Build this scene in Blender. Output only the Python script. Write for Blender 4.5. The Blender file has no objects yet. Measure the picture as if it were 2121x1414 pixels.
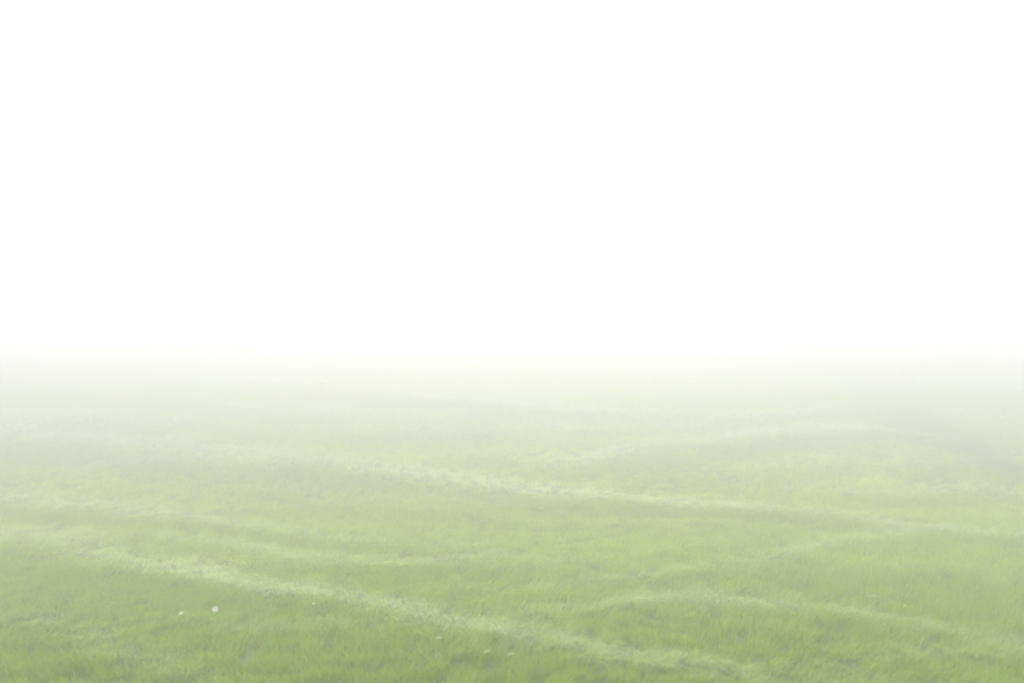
import bpy, math, random
import numpy as np
from mathutils import Vector

# ------------------------------------------------------------------ camera
scene = bpy.context.scene
CAM_H, FOC, PITCH = 1.6, 2062.0, math.atan(105 / 2062.0)     # metres, pixels (2121 wide), downward tilt
cam_data = bpy.data.cameras.new('camera')
cam_data.sensor_width = 36.0
cam_data.lens = 35.0
cam_data.clip_start = 0.05
cam_data.clip_end = 3000.0
cam_data.dof.use_dof = True
cam_data.dof.focus_distance = 8.5
cam_data.dof.aperture_fstop = 2.8
cam = bpy.data.objects.new('camera', cam_data)
scene.collection.objects.link(cam)
cam.location = (0, 0, CAM_H)
cam.rotation_euler = (math.pi / 2 - PITCH, 0, 0)
scene.camera = cam

# ------------------------------------------------------------------ sky, sun, exposure
SUN_EL, SUN_AZ = math.radians(35), math.radians(0)          # ahead of the camera, behind the fog
world = bpy.data.worlds.new('World')
scene.world = world
world.use_nodes = True
nt = world.node_tree
for n in list(nt.nodes):
    nt.nodes.remove(n)
sky = nt.nodes.new('ShaderNodeTexSky')
sky.sky_type = 'NISHITA'
sky.sun_disc = False
sky.sun_elevation = SUN_EL
sky.sun_rotation = SUN_AZ
sky.air_density = 1.0
sky.dust_density = 6.0
b1 = nt.nodes.new('ShaderNodeBackground'); b1.inputs['Strength'].default_value = 0.08
b2 = nt.nodes.new('ShaderNodeBackground'); b2.inputs['Color'].default_value = (0.965, 0.975, 1.03, 1)
b2.inputs['Strength'].default_value = 1.0                  # closed white cloud and fog overhead
mx = nt.nodes.new('ShaderNodeMixShader'); mx.inputs[0].default_value = 0.9
wo = nt.nodes.new('ShaderNodeOutputWorld')
nt.links.new(sky.outputs[0], b1.inputs['Color'])
nt.links.new(b1.outputs[0], mx.inputs[1])
nt.links.new(b2.outputs[0], mx.inputs[2])
nt.links.new(mx.outputs[0], wo.inputs['Surface'])

sun_data = bpy.data.lights.new('sun', 'SUN')
sun_data.energy = 0.32
sun_data.angle = math.radians(18)
sun_data.color = (1.0, 0.99, 0.97)
sun = bpy.data.objects.new('sun', sun_data)
scene.collection.objects.link(sun)
sdir = Vector((math.sin(SUN_AZ) * math.cos(SUN_EL), math.cos(SUN_AZ) * math.cos(SUN_EL), math.sin(SUN_EL)))
sun.rotation_euler = sdir.to_track_quat('Z', 'Y').to_euler()

scene.view_settings.view_transform = 'Standard'
scene.view_settings.look = 'None'
scene.view_settings.gamma = 1.0
scene.view_settings.use_curve_mapping = False
scene.view_settings.exposure = 1.92
cy = scene.cycles
cy.use_denoising = True
cy.max_bounces = 8
cy.diffuse_bounces = 3
cy.glossy_bounces = 1
cy.transmission_bounces = 2
cy.volume_bounces = 6
cy.transparent_max_bounces = 4
cy.sample_clamp_indirect = 4.0
FOG = 0.16

# ------------------------------------------------------------------ fields over the meadow
def unproject(px, py):
    """photo pixel (2121x1414) -> point on the plane z = 0"""
    px = np.asarray(px, float); py = np.asarray(py, float)
    cx, cyy = (px - 1060.5) / FOC, -(py - 707) / FOC
    dy = math.cos(PITCH) + cyy * math.sin(PITCH)
    dz = -math.sin(PITCH) + cyy * math.cos(PITCH)
    t = CAM_H / -dz
    return cx * t, dy * t

_rng = np.random.default_rng(11)
_G = _rng.random((256, 256))
def noise(x, y, seed=0):
    x = x + 37.17 * seed + 500; y = y + 91.73 * seed + 500
    xi = np.floor(x).astype(np.int64); yi = np.floor(y).astype(np.int64)
    fx = x - xi; fy = y - yi
    fx = fx * fx * fx * (fx * (fx * 6 - 15) + 10); fy = fy * fy * fy * (fy * (fy * 6 - 15) + 10)
    a = _G[xi & 255, yi & 255]; b = _G[(xi + 1) & 255, yi & 255]
    c = _G[xi & 255, (yi + 1) & 255]; d = _G[(xi + 1) & 255, (yi + 1) & 255]
    return (a * (1 - fx) + b * fx) * (1 - fy) + (c * (1 - fx) + d * fx) * fy
def fbm(x, y, seed=0, octv=4):
    s = 0; a = 0.5; n = 0
    for k in range(octv):
        s = s + a * noise(x, y, seed + 3 * k); n += a
        x = x * 2.03; y = y * 2.03; a *= 0.5
    return s / n

# wind-combed swathes: (points in the photo, half-width in photo px, strength)
SW = [
    ([(-150, 1085), (40, 1108), (160, 1132), (270, 1158), (400, 1180), (540, 1210), (700, 1228), (830, 1250), (960, 1285), (1080, 1300), (1250, 1335), (1430, 1378), (1620, 1425)], 21, 0.9),
    ([(330, 1112), (480, 1125), (610, 1150), (760, 1170), (860, 1165), (1000, 1150), (1090, 1165)], 16, 0.74),
    ([(-100, 1020), (90, 1040), (250, 1052), (430, 1078), (560, 1092), (720, 1115), (880, 1132)], 12, 0.81),
    ([(-100, 885), (150, 905), (350, 925), (560, 945), (740, 968), (980, 993), (1200, 1018), (1400, 1038), (1600, 1050), (1850, 1085), (2050, 1105), (2250, 1120)], 13, 0.85),
    ([(100, 860), (270, 875), (430, 872)], 8, 0.68),
    ([(150, 762), (420, 780), (680, 797), (830, 812), (1000, 832), (1200, 845), (1450, 862), (1600, 856), (1780, 838)], 6, 0.8),
    ([(1180, 955), (1330, 925), (1500, 908), (1650, 892), (1800, 884), (1920, 905)], 8, 0.85),
    ([(880, 905), (1100, 885), (1320, 890), (1480, 880)], 6, 0.61),
    ([(-100, 1265), (60, 1290), (200, 1330), (330, 1372), (480, 1430)], 26, 0.6),
    ([(360, 1275), (440, 1300), (560, 1298), (640, 1290)], 11, 0.74),
    ([(640, 1238), (730, 1258)], 12, 0.47),
    ([(1180, 1215), (1330, 1190), (1480, 1172), (1640, 1142), (1760, 1120), (1900, 1100)], 13, 0.74),
    ([(1200, 1255), (1380, 1228), (1480, 1236), (1620, 1256), (1780, 1280), (1920, 1300), (2060, 1330)], 17, 0.81),
    ([(1480, 1400), (1640, 1398), (1800, 1370), (1900, 1352), (2060, 1362), (2200, 1350)], 18, 0.5),
    ([(920, 945), (1060, 938), (1200, 950)], 8, 0.54),
    ([(1720, 1010), (1830, 1022), (2000, 1010), (2200, 1030)], 11, 0.68),
    ([(560, 1012), (700, 1030), (900, 1035), (1080, 1048)], 8, 0.54),
    ([(1240, 1085), (1420, 1080), (1560, 1090)], 9, 0.47),
    ([(300, 820), (520, 842), (720, 850)], 7, 0.61),
    ([(1550, 800), (1700, 790), (1950, 800)], 6, 0.54),
    ([(60, 985), (220, 960), (420, 950), (560, 972)], 8, 0.45),
    ([(520, 1052), (760, 1040), (960, 1062), (1120, 1085), (1330, 1080)], 9, 0.45),
    ([(700, 905), (900, 890), (1120, 905), (1340, 930)], 6, 0.45),
    ([(1000, 1190), (1160, 1165), (1330, 1150), (1500, 1120), (1690, 1075), (1900, 1062)], 10, 0.5),
    ([(1500, 975), (1700, 950), (1900, 960), (2121, 945)], 8, 0.45),
    ([(820, 1372), (980, 1350), (1090, 1362)], 12, 0.3),
    ([(1700, 1195), (1900, 1180), (2121, 1215)], 12, 0.4),
]
def swathes(x, y):
    """pale: how far the grass lies over, lee: the near flank, longer grass with its shade put into the colour, h: relief"""
    wx = x + 0.12 * (fbm(x * 1.1, y * 1.1, 40, 3) - .5) * 2
    wy = y + (0.03 + 0.014 * y) * (fbm(x * 1.3, y * 0.9, 50, 3) - .5) * 2
    pale = np.zeros_like(x); lee = np.zeros_like(x); h = np.zeros_like(x)
    for i, (X, Y, half, st) in enumerate(SWW):
        m = (wx > X.min() - 1.0) & (wx < X.max() + 1.0)
        if not m.any():
            continue
        xs, ys = wx[m], wy[m]
        order = np.argsort(X)
        yc = np.interp(xs, X[order], Y[order]); hf = np.interp(xs, X[order], half[order])
        fade = np.clip((xs - X.min() + 0.9) / 1.2, 0, 1) * np.clip((X.max() + 0.9 - xs) / 1.2, 0, 1)
        u = (ys - yc) / hf                                  # + beyond the crest, - on the near side
        br = 0.78 + 0.22 * np.clip(fbm(xs * 1.4, ys * 1.2, 60 + i, 4) * 2.6 - 0.8, 0, 1)
        pr = np.where(u > 0, 0.75 * np.exp(-(u / 1.1) ** 2) + 0.25 * np.exp(-(u / 3.2) ** 2), np.exp(-(u / 0.8) ** 2))
        pale[m] = np.maximum(pale[m], pr * st * br * fade)
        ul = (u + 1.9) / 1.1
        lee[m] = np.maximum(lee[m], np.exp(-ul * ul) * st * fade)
        hr = np.where(u > 0, np.exp(-(u / 3.0) ** 2), np.exp(-(u / 1.0) ** 2))
        h[m] += hr * st * fade * np.clip(0.07 * hf, 0.012, 0.08)
    pale = np.clip(pale * (0.85 + 0.30 * fbm(x * 5, y * 5, 150, 3)), 0, 1)
    return pale, lee, h

def relief(x, y, hs=None):
    if hs is None:
        hs = swathes(x, y)[2]
    far = np.clip(y / 30.0, 0, 1)
    t = np.clip((8.0 - y) / 5.5, 0, 1); bank = 0.42 * t * t * (3 - 2 * t)     # the field rises a little towards the camera
    return (hs + bank + 0.05 * (fbm(x * 0.55, y * 0.5, 5, 3) - .5) + (0.10 + 0.08 * far) * (noise(x * 0.13, y * 0.13, 9) - .5)
            + 0.022 * (fbm(x * 2.2, y * 2.2, 15, 2) - .5)) - 0.03

SWW = []
for pts, hw, st in SW:
    p = np.array(pts, float)
    X, Y = unproject(p[:, 0], p[:, 1])
    for _ in range(4):
        z = relief(X, Y, 0.03 * st)
        X, Y = [c * (CAM_H - z) / CAM_H for c in unproject(p[:, 0], p[:, 1])]
    half = 1.3 * hw * Y * Y / (FOC * (CAM_H - z))                      # depth of one pixel at that distance
    SWW.append((X, Y, half, st))

# ------------------------------------------------------------------ materials
def new_mat(name):
    m = bpy.data.materials.new(name); m.use_nodes = True
    t = m.node_tree
    for n in list(t.nodes):
        t.nodes.remove(n)
    return m, t, t.nodes.new('ShaderNodeOutputMaterial')

def blade_material():
    m, t, out = new_mat('grass_blade')
    at = t.nodes.new('ShaderNodeAttribute'); at.attribute_name = 'tint'
    p = t.nodes.new('ShaderNodeBsdfPrincipled')
    p.inputs['Roughness'].default_value = 0.5
    p.inputs['Specular IOR Level'].default_value = 0.22
    tr = t.nodes.new('ShaderNodeBsdfTranslucent')
    hs = t.nodes.new('ShaderNodeHueSaturation'); hs.inputs['Saturation'].default_value = 1.15; hs.inputs['Value'].default_value = 1.1
    mix = t.nodes.new('ShaderNodeMixShader'); mix.inputs[0].default_value = 0.45
    t.links.new(at.outputs['Color'], p.inputs['Base Color'])
    t.links.new(at.outputs['Color'], hs.inputs['Color'])
    t.links.new(hs.outputs[0], tr.inputs['Color'])
    t.links.new(p.outputs[0], mix.inputs[1]); t.links.new(tr.outputs[0], mix.inputs[2])
    t.links.new(mix.outputs[0], out.inputs['Surface'])
    return m

def soil_material():
    m, t, out = new_mat('meadow_ground')
    tc = t.nodes.new('ShaderNodeTexCoord')
    n1 = t.nodes.new('ShaderNodeTexNoise'); n1.inputs['Scale'].default_value = 0.9; n1.inputs['Detail'].default_value = 6
    n2 = t.nodes.new('ShaderNodeTexNoise'); n2.inputs['Scale'].default_value = 45; n2.inputs['Detail'].default_value = 5
    r1 = t.nodes.new('ShaderNodeValToRGB')
    r1.color_ramp.elements[0].position = 0.3; r1.color_ramp.elements[0].color = (0.055, 0.075, 0.02, 1)
    r1.color_ramp.elements[1].position = 0.7; r1.color_ramp.elements[1].color = (0.10, 0.13, 0.03, 1)
    r2 = t.nodes.new('ShaderNodeValToRGB')
    r2.color_ramp.elements[0].position = 0.35; r2.color_ramp.elements[0].color = (0.6, 0.6, 0.55, 1)
    r2.color_ramp.elements[1].position = 0.65; r2.color_ramp.elements[1].color = (1, 1, 1, 1)
    mul = t.nodes.new('ShaderNodeMix'); mul.data_type = 'RGBA'; mul.blend_type = 'MULTIPLY'; mul.inputs[0].default_value = 1
    bp = t.nodes.new('ShaderNodeBump'); bp.inputs['Strength'].default_value = 0.6; bp.inputs['Distance'].default_value = 0.03
    p = t.nodes.new('ShaderNodeBsdfPrincipled'); p.inputs['Roughness'].default_value = 0.9
    for n in (n1, n2):
        t.links.new(tc.outputs['Object'], n.inputs['Vector'])
    t.links.new(n1.outputs[0], r1.inputs[0]); t.links.new(n2.outputs[0], r2.inputs[0])
    t.links.new(r1.outputs[0], mul.inputs[6]); t.links.new(r2.outputs[0], mul.inputs[7])
    t.links.new(mul.outputs[2], p.inputs['Base Color'])
    t.links.new(n2.outputs[0], bp.inputs['Height']); t.links.new(bp.outputs[0], p.inputs['Normal'])
    t.links.new(p.outputs[0], out.inputs['Surface'])
    return m

def plain_material(name, col, rough=0.6, var=0.12, scale=60.0, trans=0.0):
    m, t, out = new_mat(name)
    tc = t.nodes.new('ShaderNodeTexCoord')
    n = t.nodes.new('ShaderNodeTexNoise'); n.inputs['Scale'].default_value = scale
    r = t.nodes.new('ShaderNodeValToRGB')
    r.color_ramp.elements[0].color = tuple(c * (1 - var) for c in col) + (1,)
    r.color_ramp.elements[1].color = tuple(min(1, c * (1 + var)) for c in col) + (1,)
    p = t.nodes.new('ShaderNodeBsdfPrincipled'); p.inputs['Roughness'].default_value = rough
    t.links.new(tc.outputs['Object'], n.inputs['Vector']); t.links.new(n.outputs[0], r.inputs[0])
    t.links.new(r.outputs[0], p.inputs['Base Color'])
    if trans:
        tr = t.nodes.new('ShaderNodeBsdfTranslucent'); mix = t.nodes.new('ShaderNodeMixShader'); mix.inputs[0].default_value = trans
        t.links.new(r.outputs[0], tr.inputs['Color'])
        t.links.new(p.outputs[0], mix.inputs[1]); t.links.new(tr.outputs[0], mix.inputs[2])
        t.links.new(mix.outputs[0], out.inputs['Surface'])
    else:
        t.links.new(p.outputs[0], out.inputs['Surface'])
    return m

def mesh_np(name, co, faces, mat, parent=None, smooth=True, col=None):
    """faces: (n, k) int array"""
    me = bpy.data.meshes.new(name)
    nv, nf, k = len(co), len(faces), faces.shape[1]
    me.vertices.add(nv); me.vertices.foreach_set('co', np.ascontiguousarray(co, np.float32).ravel())
    me.loops.add(nf * k); me.loops.foreach_set('vertex_index', np.ascontiguousarray(faces, np.int32).ravel())
    me.polygons.add(nf)
    me.polygons.foreach_set('loop_start', np.arange(0, nf * k, k, dtype=np.int32))
    if smooth:
        me.polygons.foreach_set('use_smooth', np.ones(nf, bool))
    me.update(calc_edges=True)
    if col is not None:
        a = me.color_attributes.new('tint', 'FLOAT_COLOR', 'POINT')
        a.data.foreach_set('color', np.ascontiguousarray(col, np.float32).ravel())
    me.materials.append(mat)
    o = bpy.data.objects.new(name, me)
    scene.collection.objects.link(o)
    if parent is not None:
        o.parent = parent
    return o

# ------------------------------------------------------------------ ground: one sheet to the horizon
def build_ground():
    ys = np.concatenate([np.linspace(-30, 2.4, 24, endpoint=False), np.linspace(2.4, 16, 220, endpoint=False),
                         np.geomspace(16, 45, 110, endpoint=False), np.geomspace(45, 700, 60)])
    xp = np.concatenate([np.linspace(0, 10, 130, endpoint=False), np.geomspace(10, 30, 60, endpoint=False), np.geomspace(30, 700, 50)])
    xs = np.concatenate([-xp[:0:-1], xp])
    XX, YY = np.meshgrid(xs, ys)
    Z = relief(XX.ravel(), YY.ravel())
    co = np.stack([XX.ravel(), YY.ravel(), Z], 1)
    w = len(xs); i = np.arange((len(ys) - 1) * w).reshape(-1, w)[:, :-1].ravel()
    f = np.stack([i, i + 1, i + 1 + w, i + w], 1)
    o = mesh_np('ground', co, f, soil_material())
    o['kind'] = 'structure'; o['label'] = 'gently rolling meadow ground under the grass'
build_ground()

# ------------------------------------------------------------------ grass
def scatter(y0, y1, dens, margin):
    """uniform points in the wedge the view covers, wider by a margin"""
    k = 1060.5 / FOC
    wmax = k * y1 * 1.12 + margin
    n = int((y1 - y0) * 2 * wmax * dens)
    x = _rng.uniform(-wmax, wmax, n); y = _rng.uniform(y0, y1, n)
    m = np.abs(x) < k * y * 1.12 + margin
    return x[m], y[m]

def mixc(c, d, f):
    return c * (1 - f[:, None]) + np.asarray(d)[None, :] * f[:, None]

def mixc2(c, d, f):
    return c * (1 - f[:, None]) + d * f[:, None]

def build_grass():
    bands = [(2.2, 5.0, 26000, 0.0028, 1.0), (5.0, 7.5, 19000, 0.0034, 1.0), (7.5, 11, 10000, 0.0046, 1.0), (11, 17, 3000, 0.008, 1.1),
             (17, 27, 1000, 0.013, 1.1), (27, 46, 330, 0.022, 1.2)]
    V = []; C = []; F = []; base = 0; total = 0
    for (y0, y1, dens, wid, lg) in bands:
        x, y = scatter(y0, y1, dens, 0.9)
        clump = fbm(x * 15, y * 13, 70, 2)
        keep = _rng.random(len(x)) < np.clip(2.2 * clump - 0.25, np.clip(0.12 + 0.08 * (y - 5), 0.12, 0.6), 1)
        x, y = x[keep], y[keep]
        z = relief(x, y)
        jit = _rng.normal(0, 1, (2, len(x)))
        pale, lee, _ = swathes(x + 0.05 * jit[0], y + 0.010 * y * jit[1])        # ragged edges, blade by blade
        n = len(x); total += n
        r = _rng.random
        tuft = fbm(x * 4.3, y * 4.3, 80, 3)
        big = fbm(x * 0.8, y * 0.8, 90, 3)
        L = lg * 0.8 * (0.014 + 0.024 * r(n) + 0.045 * np.clip(tuft - .35, 0, 1) + 0.022 * clump[keep]) * (1 + 0.8 * pale + 0.2 * lee)
        # wind: swirls with a common drift; the grass on the swathes lies over
        pw = np.clip(pale * 1.5, 0, 1)
        ang = math.radians(-55) + (2.8 - 1.8 * pw) * (noise(x * 0.55, y * 0.42, 21) - .5) + 1.3 * (noise(x * 1.9, y * 1.6, 22) - .5) + (r(n) - .5) * (4.0 - 3.0 * np.clip(pale * 1.3, 0, 1))
        lean = np.clip(0.26 + 0.40 * noise(x * 1.2, y * 1.0, 23) + 0.70 * pale + 0.25 * (r(n) - .5), 0.02, 1.25)
        ca, sa = np.cos(ang), np.sin(ang)
        tw = r(n) * math.tau
        wd = wid * (0.6 + 0.8 * r(n)) * 0.5
        wx, wy = np.cos(tw) * wd, np.sin(tw) * wd
        pts = []
        for s, bw in ((0.0, 1.0), (0.55, 0.85), (1.0, 0.0)):
            th = lean * (0.35 + 0.9 * s)                    # bends further over towards the tip
            hx = L * s * np.sin(th); hz = L * s * np.cos(th)
            cxp, cyp, czp = x + ca * hx, y + sa * hx, z + hz - (0.006 if s == 0 else 0)
            if bw:
                pts.append(np.stack([cxp - wx * bw, cyp - wy * bw, czp], 1))
                pts.append(np.stack([cxp + wx * bw, cyp + wy * bw, czp], 1))
            else:
                pts.append(np.stack([cxp, cyp, czp], 1))
        V.append(np.stack(pts, 1).reshape(-1, 3))
        # leaf colours: mid green, yellow-green, blue-green, pale swathe sheen and straw
        c = np.tile(np.array([[0.325, 0.440, 0.001]]), (n, 1))
        c = mixc(c, (0.37, 0.465, 0.006), np.clip(fbm(x * 1.7, y * 1.7, 100, 3) * 2.4 - .85, 0, 1) * 0.75)
        c = mixc(c, (0.26, 0.37, 0.025), np.clip(fbm(x * 0.9, y * 1.3, 110, 3) * 2.4 - .95, 0, 1) * 0.5)
        c = mixc(c, (0.165, 0.235, 0.000), lee * 0.7)  # shade on the swathe's near flank, put into the blade colour
        near_dark = np.clip((7.0 - y + 1.6 * (fbm(x * 0.7, y * 0.9, 130, 3) - .5)) / 3.0, 0, 1)  # near grass richer, and darkened in its colour to offset the fog veil
        c = mixc(c, (0.195, 0.300, 0.000), near_dark * 0.9)
        # a rank olive strip running down the right side
        sx, sy = STRIP
        st = np.exp(-((x - np.interp(y, sy, sx) + 0.5 * (fbm(x * .5, y * .5, 140, 2) - .5)) / (0.026 * y)) ** 2) * (y > 8) * (y < 24)
        c = mixc(c, (0.125, 0.185, 0.030), st * 0.7)
        for px, py, rad, f in YEL:
            gx, gy = unproject(px, py)
            d2 = ((x - gx) / rad) ** 2 + ((y - gy) / (rad * 1.2)) ** 2
            c = mixc(c, (0.42, 0.50, 0.04), np.exp(-d2 * (0.6 + 1.2 * tuft)) * f)
        # swathe colour whitened further out to offset the fog, greenish up close
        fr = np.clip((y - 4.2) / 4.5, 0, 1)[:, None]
        sheen = np.array([[0.52, 0.59, 0.37]]) * (1 - fr) + np.array([[0.76, 0.80, 0.64]]) * fr
        c = mixc2(c, sheen, np.clip(np.clip((pale - 0.14) * 1.25, 0, 1) * (0.15 + 0.75 * r(n)), 0, 0.8))  # sky sheen on the laid-over blades, put into their colour
        straw = r(n) < 0.012 + 0.04 * pale
        c[straw] = (0.42, 0.42, 0.24)
        c *= (0.42 + 0.72 * r(n) + 0.60 * clump[keep])[:, None] * (0.9 + 0.2 * big)[:, None]
        c = np.clip(c, 0, 0.85)
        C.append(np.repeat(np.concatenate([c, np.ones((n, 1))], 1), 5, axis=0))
        b = base + 5 * np.arange(n)
        F.append(np.stack([b, b + 1, b + 3], 1)); F.append(np.stack([b, b + 3, b + 2], 1)); F.append(np.stack([b + 2, b + 3, b + 4], 1))
        base += 5 * n
    print('blades', total)
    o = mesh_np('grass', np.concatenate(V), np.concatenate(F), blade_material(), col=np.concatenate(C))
    o['kind'] = 'stuff'; o['category'] = 'grass'
    o['label'] = 'short green meadow grass combed by wind into pale swathes fading into fog'
YEL = [(1815, 1000, .28, .8), (1400, 1118, .16, .6), (20, 1112, .2, .8), (255, 1070, .22, .5), (440, 1230, .25, .45),
       (1420, 945, .3, .35), (130, 1010, .5, .45), (1780, 1240, .2, .35), (840, 1230, .12, .4)]
_sx, _sy = unproject([2230, 2121, 2040, 1950, 1880, 1825, 1800], [1090, 1020, 970, 915, 868, 815, 780])
STRIP = (_sx, _sy)
build_grass()

# ------------------------------------------------------------------ small white flowers in the grass
petal_mat = plain_material('petal', (0.58, 0.58, 0.54), 0.5, 0.05, 80, 0.3)
heart_mat = plain_material('flower_heart', (0.75, 0.68, 0.22), 0.8, 0.2, 300)
stalk_mat = plain_material('flower_stalk', (0.15, 0.24, 0.06), 0.6, 0.15, 100)
dry_mat = plain_material('dry_blade', (0.32, 0.39, 0.15), 0.6, 0.15, 60, 0.3)

def tube(path, rad, seg=6):
    path = np.array(path, float); n = len(path)
    V = []
    for i, p in enumerate(path):
        t = path[min(i + 1, n - 1)] - path[max(i - 1, 0)]; t /= np.linalg.norm(t)
        a = np.cross(t, (1, 0.13, 0)); a /= np.linalg.norm(a); b = np.cross(t, a)
        for k in range(seg):
            q = math.tau * k / seg
            V.append(p + rad[i] * (a * math.cos(q) + b * math.sin(q)))
    F = [[i * seg + k, i * seg + (k + 1) % seg, (i + 1) * seg + (k + 1) % seg, (i + 1) * seg + k] for i in range(n - 1) for k in range(seg)]
    return np.array(V), np.array(F)

def flower(px, py, size, height, tilt, label, rows=2, npet=15, seed=1, droop=0.0):
    rnd = random.Random(seed)
    gx, gy = unproject(px, py)
    # stand it so that the head (not the foot) is at the seen point
    ux, uy = gx, gy; gz = 0.0
    for _ in range(4):
        gx = ux * (CAM_H - height - gz) / CAM_H; gy = uy * (CAM_H - height - gz) / CAM_H
        gz = float(relief(np.array([gx]), np.array([gy]))[0])
    root = bpy.data.objects.new('white_flower', None)
    scene.collection.objects.link(root)
    root.location = (gx, gy, gz); root.empty_display_size = 0.05
    root['label'] = label; root['category'] = 'flower'; root['group'] = 'white flowers in the meadow'
    hz = height
    v, f = tube([(0.012, 0.02, -0.02), (0.008, 0.012, hz * .5), (0, 0, hz)], [0.0016, 0.0013, 0.0012])
    mesh_np('stalk', v, f, stalk_mat, root)
    ct, st = math.cos(tilt), math.sin(tilt)
    def place(P):
        P = np.array(P, float)
        return np.stack([P[:, 0], P[:, 1] * ct - P[:, 2] * st, P[:, 1] * st + P[:, 2] * ct + hz], 1)
    V = []; F = []
    for row in range(rows):
        for k in range(npet):
            q = math.tau * (k + 0.5 * row + 0.3 * (rnd.random() - .5)) / npet
            ln = size * 0.5 * (1 - 0.18 * row) * (0.88 + 0.2 * rnd.random()); w = size * 0.085
            up = 0.35 + 0.4 * row + 0.2 * rnd.random() - droop
            b = len(V)
            for s, ww in ((0.2, .55), (0.5, 1.0), (0.8, 1.0), (1.0, 0.45)):
                rr = ln * s; zz = ln * up * s - ln * 0.22 * s * s
                for sg in (-1, 0, 1):
                    V.append((rr * math.cos(q) - sg * w * ww * math.sin(q), rr * math.sin(q) + sg * w * ww * math.cos(q), zz + (0.02 * size if sg else 0)))
            for i in range(3):
                for j in range(2):
                    a = b + i * 3 + j
                    F.append((a, a + 1, a + 4, a + 3))
    mesh_np('petals', place(V), np.array(F), petal_mat, root)
    V = []; F = []
    for i in range(5):
        for k in range(12):
            q = math.tau * k / 12; e = math.pi / 2 * i / 4.2
            V.append((size * .15 * math.cos(e) * math.cos(q), size * .15 * math.cos(e) * math.sin(q), size * (.03 + .1 * math.sin(e))))
    for i in range(4):
        for k in range(12):
            F.append((i * 12 + k, i * 12 + (k + 1) % 12, (i + 1) * 12 + (k + 1) % 12, (i + 1) * 12 + k))
    mesh_np('flower_heart', place(V), np.array(F), heart_mat, root)

flower(446, 1267, 0.024, 0.08, 0.9, 'bright white flower in the near grass at left, brightest speck of all', seed=3)
flower(375, 1271, 0.022, 0.06, 0.2, 'drooping dull white flower just left of the brightest white flower', rows=1, npet=9, seed=5, droop=0.7)
flower(650, 1253, 0.010, 0.07, 0.5, 'tiny white flower in the near grass right of the brightest white flower', seed=7)
flower(633, 748, 0.085, 0.17, 0.5, 'far white flower nearly lost in the fog left of centre', seed=9)
flower(295, 800, 0.05, 0.13, 0.5, 'small white flower half hidden by fog at the left', seed=11)
flower(40, 770, 0.06, 0.15, 0.5, 'faint white flower in the fog at the far left edge', seed=13)

# ------------------------------------------------------------------ pale dry blades lying on the grass
def dry_blade(px, py, ln, ang, label):
    ln *= 0.45
    gx, gy = unproject(px, py); hgt = 0.075
    ux, uy = gx, gy; gz = 0.0
    for _ in range(4):
        gx = ux * (CAM_H - hgt - gz) / CAM_H; gy = uy * (CAM_H - hgt - gz) / CAM_H
        gz = float(relief(np.array([gx]), np.array([gy]))[0])
    V = []; F = []
    for i in range(9):
        s = i / 8
        w = 0.0032 * math.sin(math.pi * (0.12 + 0.86 * s)) + 0.0004
        cx = (s - .5) * ln; cyb = 0.12 * ln * math.sin(2.6 * s); cz = 0.062 + 0.08 * ln * math.sin(math.pi * s)
        for sg, dz in ((-1, 0.0012), (0, 0), (1, 0.0012)):
            V.append((cx, cyb + sg * w, cz + dz))
    for i in range(8):
        for j in range(2):
            a = i * 3 + j
            F.append((a, a + 3, a + 4, a + 1))
    o = mesh_np('dry_grass_blade', np.array(V), np.array(F), dry_mat)
    o.location = (gx, gy, gz); o.rotation_euler = (0.5, 0, ang)
    o['label'] = label; o['category'] = 'grass blade'; o['group'] = 'pale dry blades lying on the grass'
dry_blade(1803, 1225, 0.09, 0.1, 'pale dry blade lying flat, left one of two at the right')
dry_blade(1862, 1246, 0.08, 0.6, 'pale dry blade lying tilted, right one of two at the right')
dry_blade(905, 1305, 0.07, 0.3, 'pale dry blade below the long pale swathe, leftmost of three near the centre')
dry_blade(1003, 1331, 0.06, 0.4, 'pale dry blade in the near grass, middle one of three near the centre')
dry_blade(1055, 1337, 0.08, 0.25, 'pale dry blade in the near grass, rightmost of three near the centre')

# ------------------------------------------------------------------ fog
def build_haze():
    m, t, out = new_mat('fog')
    pv = t.nodes.new('ShaderNodeVolumePrincipled')
    pv.inputs['Color'].default_value = (0.725, 0.718, 0.733, 1)
    pv.inputs['Density'].default_value = FOG
    pv.inputs['Anisotropy'].default_value = 0.85
    pv.inputs['Density Attribute'].default_value = ''
    pv.inputs['Temperature Attribute'].default_value = ''
    t.links.new(pv.outputs[0], out.inputs['Volume'])
    m.cycles.homogeneous_volume = True
    X, Z0, Z1 = 720.0, -1.6, 2.3
    co = np.array([(a * X, b * X, c) for c in (Z0, Z1) for a, b in ((-1, -1), (1, -1), (1, 1), (-1, 1))], float)
    f = np.array([(0, 3, 2, 1), (4, 5, 6, 7), (0, 1, 5, 4), (1, 2, 6, 5), (2, 3, 7, 6), (3, 0, 4, 7)])
    o = mesh_np('haze', co, f, m, smooth=False)
    o['kind'] = 'stuff'; o['category'] = 'fog'; o['label'] = 'thick white fog lying over the meadow'
build_haze()
